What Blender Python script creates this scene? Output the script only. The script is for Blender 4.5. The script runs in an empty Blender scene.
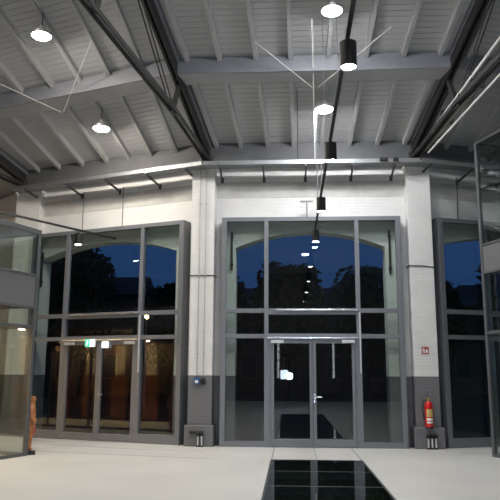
import bpy, math, random
from mathutils import Vector, Matrix, geometry, noise

sc = bpy.context.scene
COL = sc.collection

# ------------------------------------------------------------------ camera
FPX = 665.5
vy = Vector((40.5, 125.5, FPX)).normalized()
vz = Vector((17, -3540, FPX)); vz = (vz - vz.dot(vy) * vy).normalized()
vx = vy.cross(vz)
if vx.x < 0: vx = -vx
right = Vector((vx.x, vy.x, vz.x)); down = Vector((vx.y, vy.y, vz.y)); fwd = Vector((vx.z, vy.z, vz.z))
cd = bpy.data.cameras.new('camera'); cam = bpy.data.objects.new('camera', cd); COL.objects.link(cam)
cd.sensor_width = 36; cd.lens = FPX / 500 * 36; cd.clip_start = 0.05; cd.clip_end = 500
cam.matrix_world = Matrix(((right.x, -down.x, -fwd.x, 0), (right.y, -down.y, -fwd.y, 0),
                           (right.z, -down.z, -fwd.z, 1.5), (0, 0, 0, 1)))
sc.camera = cam

# ------------------------------------------------------------------ world: blue dusk sky
w = bpy.data.worlds.new('dusk'); sc.world = w; w.use_nodes = True
bg = w.node_tree.nodes['Background']
bg.inputs['Color'].default_value = (0.06, 0.18, 0.55, 1); bg.inputs['Strength'].default_value = 0.27

# ------------------------------------------------------------------ exposure
sc.view_settings.view_transform = 'Standard'
sc.view_settings.look = 'None'
sc.view_settings.exposure = 0.0
sc.view_settings.gamma = 1.0
sc.view_settings.use_curve_mapping = False
HIGHBAY = 385.0     # radiance of the round roof luminaires
PENDANT = 200.0      # radiance of the pendant cylinders

# ------------------------------------------------------------------ materials
def mat(name, col, rough=0.6, metal=0.0, var=0.0, vscale=3.0, bump=0.0, bscale=30.0, emit=None, estr=0.0, spec=None, det=4):
    m = bpy.data.materials.new(name); m.use_nodes = True
    nt = m.node_tree; p = nt.nodes['Principled BSDF']
    p.inputs['Base Color'].default_value = (*col, 1); p.inputs['Roughness'].default_value = rough
    p.inputs['Metallic'].default_value = metal
    if spec is not None: p.inputs['Specular IOR Level'].default_value = spec
    tc = nt.nodes.new('ShaderNodeTexCoord')
    if var:
        n = nt.nodes.new('ShaderNodeTexNoise'); n.inputs['Scale'].default_value = vscale; n.inputs['Detail'].default_value = det
        r = nt.nodes.new('ShaderNodeValToRGB')
        r.color_ramp.elements[0].position = 0.3; r.color_ramp.elements[1].position = 0.7
        r.color_ramp.elements[0].color = (*[c * (1 - var) for c in col], 1)
        r.color_ramp.elements[1].color = (*[min(1, c * (1 + var)) for c in col], 1)
        nt.links.new(tc.outputs['Object'], n.inputs['Vector']); nt.links.new(n.outputs['Fac'], r.inputs['Fac'])
        nt.links.new(r.outputs['Color'], p.inputs['Base Color'])
    if bump:
        n2 = nt.nodes.new('ShaderNodeTexNoise'); n2.inputs['Scale'].default_value = bscale; n2.inputs['Detail'].default_value = 3
        b = nt.nodes.new('ShaderNodeBump'); b.inputs['Strength'].default_value = bump; b.inputs['Distance'].default_value = 0.01
        nt.links.new(tc.outputs['Object'], n2.inputs['Vector']); nt.links.new(n2.outputs['Fac'], b.inputs['Height'])
        nt.links.new(b.outputs['Normal'], p.inputs['Normal'])
    if emit:
        p.inputs['Emission Color'].default_value = (*emit, 1); p.inputs['Emission Strength'].default_value = estr
    return m

def brick_mat(name, col, rough=0.75, var=0.05, bstr=0.5, mortar=None, joint=0.008):
    m = mat(name, col, rough)
    nt = m.node_tree; p = nt.nodes['Principled BSDF']
    tc = nt.nodes.new('ShaderNodeTexCoord'); sx = nt.nodes.new('ShaderNodeSeparateXYZ'); cx = nt.nodes.new('ShaderNodeCombineXYZ')
    ad = nt.nodes.new('ShaderNodeMath'); ad.operation = 'ADD'
    nt.links.new(tc.outputs['Object'], sx.inputs[0])
    nt.links.new(sx.outputs['X'], ad.inputs[0]); nt.links.new(sx.outputs['Y'], ad.inputs[1])
    nt.links.new(ad.outputs[0], cx.inputs['X']); nt.links.new(sx.outputs['Z'], cx.inputs['Y'])
    br = nt.nodes.new('ShaderNodeTexBrick'); br.inputs['Scale'].default_value = 1.0
    br.inputs['Brick Width'].default_value = 0.25; br.inputs['Row Height'].default_value = 0.077
    br.inputs['Mortar Size'].default_value = joint; br.inputs['Mortar Smooth'].default_value = 0.6
    mo = mortar or [c * 0.9 for c in col]
    br.inputs['Color1'].default_value = (*[c * (1 - var) for c in col], 1)
    br.inputs['Color2'].default_value = (*[min(1, c * (1 + var)) for c in col], 1)
    br.inputs['Mortar'].default_value = (*mo, 1)
    nt.links.new(cx.outputs[0], br.inputs['Vector'])
    n = nt.nodes.new('ShaderNodeTexNoise'); n.inputs['Scale'].default_value = 2.2; n.inputs['Detail'].default_value = 6
    nt.links.new(tc.outputs['Object'], n.inputs['Vector'])
    mr = nt.nodes.new('ShaderNodeMapRange'); mr.inputs['To Min'].default_value = 0.86; mr.inputs['To Max'].default_value = 1.08
    nt.links.new(n.outputs['Fac'], mr.inputs['Value'])
    mx = nt.nodes.new('ShaderNodeMix'); mx.data_type = 'RGBA'; mx.blend_type = 'MULTIPLY'; mx.inputs['Factor'].default_value = 1
    nt.links.new(br.outputs['Color'], mx.inputs['A']); nt.links.new(mr.outputs['Result'], mx.inputs['B'])
    nt.links.new(mx.outputs['Result'], p.inputs['Base Color'])
    b = nt.nodes.new('ShaderNodeBump'); b.inputs['Strength'].default_value = bstr; b.inputs['Distance'].default_value = 0.012
    n2 = nt.nodes.new('ShaderNodeTexNoise'); n2.inputs['Scale'].default_value = 14; n2.inputs['Detail'].default_value = 4
    nt.links.new(tc.outputs['Object'], n2.inputs['Vector'])
    sb = nt.nodes.new('ShaderNodeMath'); sb.operation = 'SUBTRACT'
    nt.links.new(n2.outputs['Fac'], sb.inputs[0]); nt.links.new(br.outputs['Fac'], sb.inputs[1])
    nt.links.new(sb.outputs[0], b.inputs['Height']); nt.links.new(b.outputs['Normal'], p.inputs['Normal'])
    return m

def glass_mat(name, ior=1.9, tint=(0.86, 0.9, 0.88)):
    m = bpy.data.materials.new(name); m.use_nodes = True; nt = m.node_tree; nt.nodes.clear()
    out = nt.nodes.new('ShaderNodeOutputMaterial'); mix = nt.nodes.new('ShaderNodeMixShader')
    tr = nt.nodes.new('ShaderNodeBsdfTransparent'); tr.inputs['Color'].default_value = (*tint, 1)
    gl = nt.nodes.new('ShaderNodeBsdfGlossy'); gl.inputs['Roughness'].default_value = 0.0
    gl.inputs['Color'].default_value = (0.93, 0.97, 1.0, 1)
    fr = nt.nodes.new('ShaderNodeFresnel'); fr.inputs['IOR'].default_value = ior
    ge = nt.nodes.new('ShaderNodeNewGeometry'); iv = nt.nodes.new('ShaderNodeMath'); iv.operation = 'SUBTRACT'; iv.inputs[0].default_value = 1
    mu = nt.nodes.new('ShaderNodeMath'); mu.operation = 'MULTIPLY'
    nt.links.new(ge.outputs['Backfacing'], iv.inputs[1]); nt.links.new(iv.outputs[0], mu.inputs[0]); nt.links.new(fr.outputs[0], mu.inputs[1])
    nt.links.new(mu.outputs[0], mix.inputs[0]); nt.links.new(tr.outputs[0], mix.inputs[1]); nt.links.new(gl.outputs[0], mix.inputs[2])
    nt.links.new(mix.outputs[0], out.inputs['Surface'])
    return m

M = dict(
    white=brick_mat('white_painted_brick', (0.72, 0.71, 0.695), 0.75, 0.02, 0.55, (0.69, 0.68, 0.665)),
    grey=brick_mat('grey_painted_brick', (0.155, 0.155, 0.165), 0.6, 0.03, 0.35),
    band_grey=mat('mottled_grey', (0.50, 0.49, 0.47), 0.85, var=0.12, vscale=2.5, bump=0.3, bscale=12, det=8),
    frame=mat('grey_coated_metal', (0.195, 0.203, 0.224), 0.42, 0.35, var=0.03, vscale=2),
    frame_office=mat('office_frame_metal', (0.115, 0.12, 0.128), 0.45, 0.3, var=0.03, vscale=2),
    frame_dark=mat('anthracite_metal', (0.075, 0.077, 0.082), 0.45, 0.3),
    panel=mat('grey_spandrel_panel', (0.15, 0.15, 0.157), 0.5, 0.1, var=0.05, vscale=1.5),
    glass=glass_mat('window_glass'),
    floor_glass=glass_mat('walk_on_glass', 1.6, (0.55, 0.66, 0.62)),
    alu=mat('brushed_aluminium', (0.75, 0.77, 0.8), 0.25, 0.9, bump=0.05, bscale=200),
    closer=mat('silver_closer_paint', (0.62, 0.64, 0.66), 0.4, 0.4),
    galv=mat('galvanised_steel', (0.30, 0.31, 0.32), 0.42, 0.75, var=0.12, vscale=25, bump=0.05, bscale=60),
    steel=mat('dark_painted_steel', (0.035, 0.034, 0.034), 0.5, 0.2, var=0.2, vscale=6),
    rafter=mat('grey_painted_timber', (0.42, 0.42, 0.425), 0.65, var=0.06, vscale=5, bump=0.15, bscale=40),
    purlin=mat('pale_grey_painted_beam', (0.36, 0.36, 0.37), 0.6, var=0.05, vscale=3),
    principal=mat('blue_grey_painted_timber_and_shade', (0.19, 0.195, 0.22), 0.6, var=0.08, vscale=4),  # paint of the principal rafters; on the purlin fronts it stands for shade
    board=mat('whitewashed_roof_board', (0.43, 0.43, 0.435), 0.7, var=0.08, vscale=4, bump=0.2, bscale=30),
    roof=mat('roof_deck', (0.38, 0.38, 0.385), 0.75, var=0.06, vscale=2),
    eaves=mat('eaves_beam_grey', (0.125, 0.125, 0.128), 0.75, var=0.1, vscale=3),
    black=mat('black_powder_coat', (0.012, 0.012, 0.013), 0.4, bump=0.03, bscale=300),
    rubber=mat('black_rubber', (0.01, 0.01, 0.01), 0.6, var=0.1, vscale=30),
    conduit=mat('white_plastic_conduit', (0.72, 0.72, 0.7), 0.45, var=0.02, vscale=8),
    cable=mat('dark_cable', (0.03, 0.03, 0.03), 0.5, var=0.1, vscale=20),
    lens=mat('highbay_lens', (0.9, 0.9, 0.9), 0.3, emit=(0.97, 0.985, 1.0), estr=HIGHBAY),
    lens_warm=mat('highbay_lens_warm', (0.9, 0.9, 0.9), 0.3, emit=(1.0, 0.93, 0.82), estr=HIGHBAY),
    plens=mat('pendant_lens', (0.9, 0.9, 0.9), 0.3, emit=(1.0, 0.97, 0.93), estr=PENDANT),
    housing=mat('lamp_housing', (0.35, 0.35, 0.36), 0.4, 0.5, var=0.03, vscale=9),
    red=mat('extinguisher_red', (0.55, 0.012, 0.015), 0.3, var=0.05, vscale=10),
    brass=mat('brass_valve', (0.5, 0.36, 0.16), 0.35, 0.8, var=0.1, vscale=30),
    signred=mat('sign_red', (0.36, 0.035, 0.03), 0.5, var=0.03, vscale=10),
    signwhite=mat('sign_white', (0.8, 0.8, 0.78), 0.5, var=0.02, vscale=10),
    labelgold=mat('label_yellow', (0.55, 0.38, 0.14), 0.5, var=0.05, vscale=30),
    callblue=mat('call_point_blue', (0.03, 0.09, 0.28), 0.4, var=0.05, vscale=20),
    exitgreen=mat('exit_sign_green', (0.02, 0.4, 0.2), 0.4, emit=(0.05, 0.75, 0.42), estr=0.9),
    exitwhite=mat('exit_sign_white', (0.8, 0.85, 0.85), 0.4, emit=(0.85, 1.0, 0.97), estr=1.3),
    wood=mat('warm_brown_timber', (0.26, 0.095, 0.035), 0.5, var=0.3, vscale=3, bump=0.1, bscale=40),
    cream=mat('cream_plaster', (0.68, 0.58, 0.44), 0.8, var=0.05, vscale=2),
    carved=mat('orange_carved_wood', (0.38, 0.15, 0.055), 0.5, var=0.3, vscale=9, bump=0.3, bscale=40),
    carvedred=mat('reddish_carved_wood', (0.32, 0.09, 0.07), 0.5, var=0.25, vscale=9, bump=0.3, bscale=40),
    pit=mat('pit_concrete', (0.13, 0.13, 0.11), 0.85, var=0.3, vscale=4, bump=0.4, bscale=20),
    stone=mat('pit_rubble', (0.30, 0.27, 0.20), 0.9, var=0.25, vscale=8, bump=0.4, bscale=20),
    asphalt=mat('courtyard_asphalt', (0.02, 0.02, 0.02), 1.0, spec=0.05, var=0.2, vscale=2, bump=0.2, bscale=40),
    leaf=mat('tree_leaf', (0.02, 0.035, 0.015), 0.8, var=0.3, vscale=3),
    bark=mat('tree_bark', (0.03, 0.022, 0.016), 0.9, var=0.3, vscale=8),
    facade=mat('facade_brick', (0.08, 0.045, 0.035), 0.85, var=0.2, vscale=3),
    rooftile=mat('dark_roof', (0.02, 0.02, 0.024), 0.8, var=0.2, vscale=4),
    sodium=mat('street_lamp_glow', (1, 0.7, 0.3), 0.4, emit=(1.0, 0.62, 0.2), estr=60.0),
    slit=mat('lit_window', (0.8, 0.8, 0.8), 0.5, emit=(0.9, 0.95, 1.0), estr=2.2),
    flash=mat('flash_bulb', (1, 1, 1), 0.3, emit=(0.55, 0.75, 1.0), estr=500.0),
    softbox=mat('light_panel', (1, 1, 1), 0.5, emit=(0.75, 0.87, 1.0), estr=9.0),
    warm=mat('warm_lamp', (1, 1, 1), 0.5, emit=(1.0, 0.66, 0.34), estr=1700.0),
)

def floor_material():
    m = mat('polished_screed', (0.6, 0.59, 0.55), 0.42)
    nt = m.node_tree; p = nt.nodes['Principled BSDF']; tc = nt.nodes.new('ShaderNodeTexCoord')
    n = nt.nodes.new('ShaderNodeTexNoise'); n.inputs['Scale'].default_value = 0.7; n.inputs['Detail'].default_value = 8
    n2 = nt.nodes.new('ShaderNodeTexNoise'); n2.inputs['Scale'].default_value = 9; n2.inputs['Detail'].default_value = 5
    nt.links.new(tc.outputs['Object'], n.inputs['Vector']); nt.links.new(tc.outputs['Object'], n2.inputs['Vector'])
    r = nt.nodes.new('ShaderNodeValToRGB'); r.color_ramp.elements[0].position = 0.3; r.color_ramp.elements[1].position = 0.72
    r.color_ramp.elements[0].color = (0.57, 0.56, 0.53, 1); r.color_ramp.elements[1].color = (0.65, 0.64, 0.605, 1)
    nt.links.new(n.outputs['Fac'], r.inputs['Fac'])
    mr = nt.nodes.new('ShaderNodeMapRange'); mr.inputs['To Min'].default_value = 0.93; mr.inputs['To Max'].default_value = 1.05
    nt.links.new(n2.outputs['Fac'], mr.inputs['Value'])
    mx = nt.nodes.new('ShaderNodeMix'); mx.data_type = 'RGBA'; mx.blend_type = 'MULTIPLY'; mx.inputs['Factor'].default_value = 1
    nt.links.new(r.outputs['Color'], mx.inputs['A']); nt.links.new(mr.outputs['Result'], mx.inputs['B'])
    nt.links.new(mx.outputs['Result'], p.inputs['Base Color'])
    return m
M['floor'] = floor_material()

# ------------------------------------------------------------------ geometry helpers
class MB:
    def __init__(s): s.v = []; s.f = []
    def box(s, x0, x1, y0, y1, z0, z1):
        i = len(s.v)
        s.v += [(x, y, z) for z in (z0, z1) for y in (y0, y1) for x in (x0, x1)]
        s.f += [[i + k for k in q] for q in ((0, 2, 3, 1), (4, 5, 7, 6), (0, 1, 5, 4), (2, 6, 7, 3), (0, 4, 6, 2), (1, 3, 7, 5))]
        return s
    def bar(s, a, b, w, h, up=(0, 0, 1)):
        a = Vector(a); b = Vector(b); d = (b - a).normalized(); u = Vector(up)
        sd = d.cross(u).normalized(); u = sd.cross(d).normalized(); i = len(s.v)
        for p in (a, b):
            for q, r in ((-1, -1), (1, -1), (1, 1), (-1, 1)): s.v.append(tuple(p + sd * q * w / 2 + u * r * h / 2))
        s.f += [[i, i + 3, i + 2, i + 1], [i + 4, i + 5, i + 6, i + 7]]
        for k in range(4): s.f.append([i + k, i + (k + 1) % 4, i + 4 + (k + 1) % 4, i + 4 + k])
        return s
    def tube(s, pts, r, n=8, caps=True):
        pts = [Vector(p) for p in pts]; rs = r if isinstance(r, (list, tuple)) else [r] * len(pts); i0 = len(s.v)
        pu = None
        for k, p in enumerate(pts):
            d = (pts[min(k + 1, len(pts) - 1)] - pts[max(k - 1, 0)]).normalized()
            if pu is None: pu = Vector((0, 0, 1)) if abs(d.z) < 0.9 else Vector((1, 0, 0))
            sd = d.cross(pu).normalized(); pu = sd.cross(d).normalized()
            for j in range(n):
                a = 2 * math.pi * j / n; s.v.append(tuple(p + (sd * math.cos(a) + pu * math.sin(a)) * rs[k]))
        for k in range(len(pts) - 1):
            for j in range(n):
                a = i0 + k * n + j; b = i0 + k * n + (j + 1) % n; s.f.append([a, b, b + n, a + n])
        if caps:
            s.f.append([i0 + j for j in range(n)][::-1]); e = i0 + (len(pts) - 1) * n; s.f.append([e + j for j in range(n)])
        return s
    def lathe(s, prof, n=20, c=(0, 0, 0)):
        i0 = len(s.v)
        for r, z in prof:
            for j in range(n):
                a = 2 * math.pi * j / n; s.v.append((c[0] + r * math.cos(a), c[1] + r * math.sin(a), c[2] + z))
        for k in range(len(prof) - 1):
            for j in range(n):
                a = i0 + k * n + j; b = i0 + k * n + (j + 1) % n; s.f.append([a, b, b + n, a + n])
        s.f.append([i0 + j for j in range(n)][::-1]); e = i0 + (len(prof) - 1) * n; s.f.append([e + j for j in range(n)])
        return s
    def prism(s, poly, y0, y1):      # poly in (x,z), extruded along y
        i = len(s.v); n = len(poly)
        s.v += [(x, y0, z) for x, z in poly] + [(x, y1, z) for x, z in poly]
        s.f += [list(range(i, i + n)), list(range(i + n, i + 2 * n))[::-1]]
        for k in range(n): s.f.append([i + k, i + n + k, i + n + (k + 1) % n, i + (k + 1) % n])
        return s
    def build(s, name, m, parent=None, bevel=0.0, smooth=False):
        me = bpy.data.meshes.new(name); me.from_pydata(s.v, [], s.f)
        import bmesh
        bm = bmesh.new(); bm.from_mesh(me); bmesh.ops.recalc_face_normals(bm, faces=bm.faces); bm.to_mesh(me); bm.free()
        me.materials.append(M[m] if isinstance(m, str) else m)
        if smooth:
            for p in me.polygons: p.use_smooth = True
            me.set_sharp_from_angle(angle=math.radians(40))
        o = bpy.data.objects.new(name, me); COL.objects.link(o)
        if parent: o.parent = parent
        if bevel:
            bv = o.modifiers.new('bevel', 'BEVEL'); bv.width = bevel; bv.segments = 2; bv.limit_method = 'ANGLE'
        return o

def tag(o, label, cat=None, group=None, kind=None):
    o['label'] = label
    if cat: o['category'] = cat
    if group: o['group'] = group
    if kind: o['kind'] = kind
    return o
def empty(name, label, cat, loc=(0, 0, 0), rz=0.0, group=None, kind=None):
    o = bpy.data.objects.new(name, None); COL.objects.link(o); o.empty_display_size = 0.2
    o.location = loc; o.rotation_euler = (0, 0, rz)
    return tag(o, label, cat, group, kind)
def put(o, loc, rz=0.0):
    o.location = loc; o.rotation_euler = (0, 0, rz); return o
def copy_tree(o, parent=None):
    c = o.copy(); COL.objects.link(c)
    if parent: c.parent = parent
    for ch in list(o.children): copy_tree(ch, c)
    return c

# ------------------------------------------------------------------ roundhouse layout: wedge bays turned about the turntable centre
ANG = math.radians(20); R0 = 2.375 / math.tan(ANG / 2); OX, OY = 0.475, 14.65 + R0
def bay(s, x, y, z=0.0):
    t = ANG * s; px, py = x, y - R0; c, n = math.cos(t), math.sin(t)
    return Vector((OX + c * px - n * py, OY + n * px + c * py, z))
def rz(s): return ANG * s
def radial(a, r, z=0.0):     # a: signed angle in degrees, + is to the right
    t = math.radians(a); return Vector((OX + r * math.sin(t), OY - r * math.cos(t), z))
YW, YO = 0.33, 0.75                     # inner and outer wall faces behind the glazing plane
ZB0, SL = 6.81, 0.445                   # roof boards: height at the glazing plane, pitch
def zroof(y): return ZB0 - SL * y
HALF = {-1: (-3.05, 2.375), 0: (-2.375, 2.375), 1: (-2.375, 3.05)}
SIDE = {-1: 'left', 0: 'center', 1: 'right'}
WHERE = {-1: 'left bay', 0: 'middle bay', 1: 'right bay'}

# ------------------------------------------------------------------ floor with the glazed pit
PX0, PX1, PY1, PLEN, NP = -0.37, 1.29, 12.57, 1.46, 7
PY0 = PY1 - PLEN * NP
outer = [bay(-2, -2.6, 0.6), bay(-1, -2.6, 0.6), bay(-1, 2.3, 0.6), bay(0, 0, 0.6), bay(1, -2.3, 0.6), bay(1, 2.6, 0.6), bay(2, 2.6, 0.6),
         radial(52, 40), radial(25, 42), radial(0, 43), radial(-25, 42), radial(-52, 40)]
outer = [Vector((p.x, p.y, 0)) for p in outer]
hole = [Vector(p) for p in ((PX0, PY0, 0), (PX1, PY0, 0), (PX1, PY1, 0), (PX0, PY1, 0))]
tris = geometry.tessellate_polygon([outer, hole]); vs = outer + hole
b = MB(); b.v = [tuple(v) for v in vs]; b.f = [list(t) for t in tris]
fl = b.build('floor', 'floor')
if fl.data.polygons[0].normal.z < 0: fl.data.flip_normals()
tag(fl, 'pale cream polished screed floor of the hall', 'floor', kind='structure')
b = MB()
for x in (PX0 + 0.02, PX1 - 0.02): b.bar((x, PY1 + 0.02, 0.001), (x, 14.6, 0.001), 0.012, 0.004)
b.bar((OX, PY1 + 0.02, 0.001), (OX, 14.6, 0.001), 0.008, 0.004)
b.build('expansion_joint', 'frame_dark', fl)
b = MB()
for p, q in ((bay(-1, -1.6, -1.1), bay(-1, 1.9, -1.0)), (bay(-1, 1.9, -1.0), bay(0, -2.2, -0.9)), (bay(1, -2.2, -0.9), bay(1, 1.5, -1.0)), (bay(-1, -1.0, -2.3), bay(0, -1.9, -2.1))):
    b.bar((p.x, p.y, 0.0005), (q.x, q.y, 0.0005), 0.006, 0.003)
b.build('saw_cut', 'eaves', fl)

pit = empty('glass_floor_panel', 'long dark walk-on glass strip let into the floor before the middle doors', 'glass floor', ((PX0 + PX1) / 2, PY1, 0))
def pl(o): o.parent = pit; o.matrix_parent_inverse = Matrix.Translation((-(PX0 + PX1) / 2, -PY1, 0)); return o
b = MB(); t = 0.12
b.box(PX0 - t, PX0, PY0 - t, PY1 + t, -1.2, -0.06).box(PX1, PX1 + t, PY0 - t, PY1 + t, -1.2, -0.06)
b.box(PX0, PX1, PY1, PY1 + t, -1.2, -0.06).box(PX0, PX1, PY0 - t, PY0, -1.2, -0.06).box(PX0 - t, PX1 + t, PY0 - t, PY1 + t, -1.3, -1.2)
pl(b.build('pit_lining', 'pit'))
b = MB(); e = 0.03
b.box(PX0, PX0 + e, PY0, PY1, -0.06, 0.004).box(PX1 - e, PX1, PY0, PY1, -0.06, 0.004).box(PX0 + e, PX1 - e, PY1 - e, PY1, -0.06, 0.004).box(PX0 + e, PX1 - e, PY0, PY0 + e, -0.06, 0.004)
pl(b.build('edge_frame', 'frame_dark'))
for k in range(NP):
    y1 = PY1 - k * PLEN - (e if k == 0 else 0.012); y0 = PY1 - (k + 1) * PLEN + 0.012
    pl(MB().box(PX0 + e, PX1 - e, y0, y1, -0.035, 0.0).build('glass_pane', 'floor_glass'))
    if k: pl(MB().box(PX0 + e, PX1 - e, PY1 - k * PLEN - 0.012, PY1 - k * PLEN + 0.012, -0.12, 0.001).build('crossbar', 'frame'))
random.seed(3)
for k, (x, y, sz) in enumerate(((-0.12, 9.75, .16), (0.05, 9.6, .12), (1.02, 9.7, .15), (0.84, 9.55, .11), (0.3, 8.9, .14), (0.95, 10.9, .1), (0.0, 11.2, .11), (0.5, 7.6, .15), (1.05, 7.9, .13))):
    b = MB()
    prof = [(sz * f * (0.9 + 0.2 * random.random()), sz * z) for f, z in ((0.55, 0), (1, 0.25), (0.95, 0.7), (0.5, 1.0))]
    b.lathe(prof, 7)
    o = b.build('rubble_stone', 'stone'); o.location = (x, y, -1.2); o.rotation_euler = (0, 0, k * 1.1); pl(o)

# ------------------------------------------------------------------ gate walls
ARCH = {-1: (-2.64, 1.45), 0: (-1.71, 1.68), 1: (-1.85, 2.3)}
def arch_z(u): return 4.38 + 0.36 * (1 - u * u)
for s in (-1, 0, 1):
    xl, xr = HALF[s]; a0, a1 = ARCH[s]
    b = MB(); ZD = 1.49; ZT = 6.55
    b.box(xl, a0, YW, YO, ZD, ZT).box(a1, xr, YW, YO, ZD, ZT)
    n = 18
    for k in range(n):
        u0, u1 = -1 + 2 * k / n, -1 + 2 * (k + 1) / n
        p = a0 + (a1 - a0) * k / n; q = a0 + (a1 - a0) * (k + 1) / n
        b.prism([(p, arch_z(u0)), (q, arch_z(u1)), (q, ZT), (p, ZT)], YW, YO)
    wl = b.build('wall_' + SIDE[s], 'white'); put(wl, bay(s, 0, 0), rz(s))
    tag(wl, {-1: 'white painted brick wall with a flat arch behind the left glazing', 0: 'white painted brick wall with a flat arch behind the middle glazing', 1: 'white painted brick wall with a flat arch behind the right glazing'}[s], 'wall', kind='structure')
    MB().box(xl, a0, YW, YO, 0, ZD).box(a1, xr, YW, YO, 0, ZD).build('dado', 'grey', wl)
    MB().box(xl + 0.1, xr - 0.1, YW - 0.006, YW + 0.02, 5.56, 5.94).build('grey_band', 'band_grey', wl)  # mottled band, greyer than the wall above and below
    MB().box(xl, xr, 0.02, YW + 0.05, 6.32, 6.79).build('eaves_beam', 'eaves', wl)
    MB().box(a0, a1, YW, YO + 0.3, -0.05, 0.004).build('threshold', 'asphalt', wl)
for s in (-2, 2):
    e0, e1 = (-3.2, 1.72) if s < 0 else (-1.72, 3.2)
    b = MB().box(e0, e1, YW, YO, 1.49, 6.55)
    wl = b.build('wall_far_' + ('left' if s < 0 else 'right'), 'white'); put(wl, bay(s, 0, 0), rz(s))
    tag(wl, 'plain white wall of the outer bay at the ' + ('left' if s < 0 else 'right'), 'wall', kind='structure')
    MB().box(e0, e1, YW, YO, 0, 1.49).build('dado', 'grey', wl)
# back and radial side walls
b = MB()
for k in range(5):
    p, q = radial(-52 + 20.8 * k, 40), radial(-52 + 20.8 * (k + 1), 40)
    b.bar((p.x, p.y, 4.5), (q.x, q.y, 4.5), 0.4, 9.0)
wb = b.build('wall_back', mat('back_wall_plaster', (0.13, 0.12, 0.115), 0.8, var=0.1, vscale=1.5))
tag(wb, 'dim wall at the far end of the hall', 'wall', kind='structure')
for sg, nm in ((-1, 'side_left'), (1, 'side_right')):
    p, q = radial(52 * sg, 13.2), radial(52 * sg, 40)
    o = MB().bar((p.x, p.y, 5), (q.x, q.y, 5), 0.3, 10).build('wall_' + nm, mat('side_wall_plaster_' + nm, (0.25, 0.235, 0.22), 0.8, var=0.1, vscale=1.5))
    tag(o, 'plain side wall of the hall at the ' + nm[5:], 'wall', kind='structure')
wn = 1
for x in (-0.72, 2.55, -6.5, 8.5):
    o = empty('window_%d' % (wn + 3), 'tall narrow lit slit window in the back wall, ' + ('far left', 'left of middle', 'right of middle', 'far right')[[-6.5, -0.72, 2.55, 8.5].index(x)], 'window', (x, -10.93 + abs(x - OX) * 0.0, 1.35), 0, kind='structure')
    for k in range(4): MB().box(-0.065, 0.065, 0, 0.02, k * 0.52, k * 0.52 + 0.48).build('pane', 'slit', o)
    MB().box(-0.1, -0.065, -0.02, 0.04, -0.04, 2.1).box(0.065, 0.1, -0.02, 0.04, -0.04, 2.1).build('frame', 'frame_dark', o)
    wn += 1

# ------------------------------------------------------------------ ceiling
RB = R0 + 10.5
def zr(y): return zroof(y)
unit = MB().box(-0.5, 0.5, -0.5, 0.5, 0, 1)
ubo = unit.build('board', 'board'); ubm = ubo.data; bpy.data.objects.remove(ubo)
pitch = math.atan(SL)
RAFT = {-1: [-2.55, -1.9, -1.16, -0.43, 0.22, 0.84, 1.53, 2.1], 0: [-2.14, -1.58, -0.96, -0.37, 0.27, 0.90, 1.53, 2.14], 1: [-2.1, -1.53, -0.9, -0.27, 0.37, 1.0, 1.6, 2.3]}
for s in (-2, -1, 0, 1, 2):
    xl, xr = HALF.get(s, (-2.8, 1.68) if s < 0 else (-1.68, 2.8))
    def edge(y): k = 1 - y / R0; return xl * k, xr * k
    b = MB(); ys = [1.1, -10.5]
    v = []
    for y in ys:
        e0, e1 = edge(y); v += [(e0, y, zr(y) + 0.035), (e1, y, zr(y) + 0.035), (e0, y, zr(y) + 0.2), (e1, y, zr(y) + 0.2)]
    e0, e1 = edge(-27.5); v += [(e0, -27.5, 7.2), (e1, -27.5, 7.2), (e0, -27.5, 7.4), (e1, -27.5, 7.4)]
    b.v = v; b.f = [[0, 1, 5, 4], [2, 6, 7, 3], [0, 4, 6, 2], [1, 3, 7, 5], [0, 2, 3, 1], [4, 5, 9, 8], [6, 10, 11, 7], [4, 8, 10, 6], [5, 7, 11, 9], [8, 9, 11, 10]]
    c = b.build('ceiling', 'roof'); put(c, bay(s, 0, 0), rz(s))
    tag(c, {-2: 'pitched roof deck over the outermost left bay', -1: 'boarded pitched ceiling over the left bay with two round lamps', 0: 'boarded pitched ceiling over the middle bay', 1: 'dim boarded pitched ceiling over the right bay', 2: 'pitched roof deck over the outermost right bay'}[s], 'ceiling', kind='structure')
    if abs(s) == 2: continue
    y = 0.85
    while y > -4.7:                     # every board of the roof lining
        e0, e1 = edge(y); o = bpy.data.objects.new('board', ubm); COL.objects.link(o); o.parent = c
        o.location = ((e0 + e1) / 2, y, zr(y)); o.rotation_euler = (-pitch, 0, 0); o.scale = (e1 - e0, 0.122, 0.034)
        y -= 0.13 * math.cos(pitch)
    for x0 in RAFT[s]:
        k = 1 + 9.5 / R0; sh = 0.09 * 9.5 if s == -1 else 0.0
        p = (x0, 0.1, zr(0.1) - 0.06); q = (x0 * k + sh, -9.5, zr(-9.5) - 0.06)
        MB().bar(p, q, 0.085, 0.13).build('rafter', 'rafter', c)
    for y0 in (-2.25, -6.4):
        e0, e1 = edge(y0)
        MB().box(e0 + 0.05, e1 - 0.05, y0, y0 + 0.5, zr(y0) - 0.37, zr(y0 + 0.5) - 0.02).build('purlin', 'purlin', c, 0.01)
        MB().box(e0 + 0.05, e1 - 0.05, y0 - 0.03, y0, zr(y0) - 0.365, zr(y0) - 0.03).build('purlin_shade_board', 'principal', c, 0.005)  # thin front board, its darker colour holds the shade on the beam front

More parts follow.
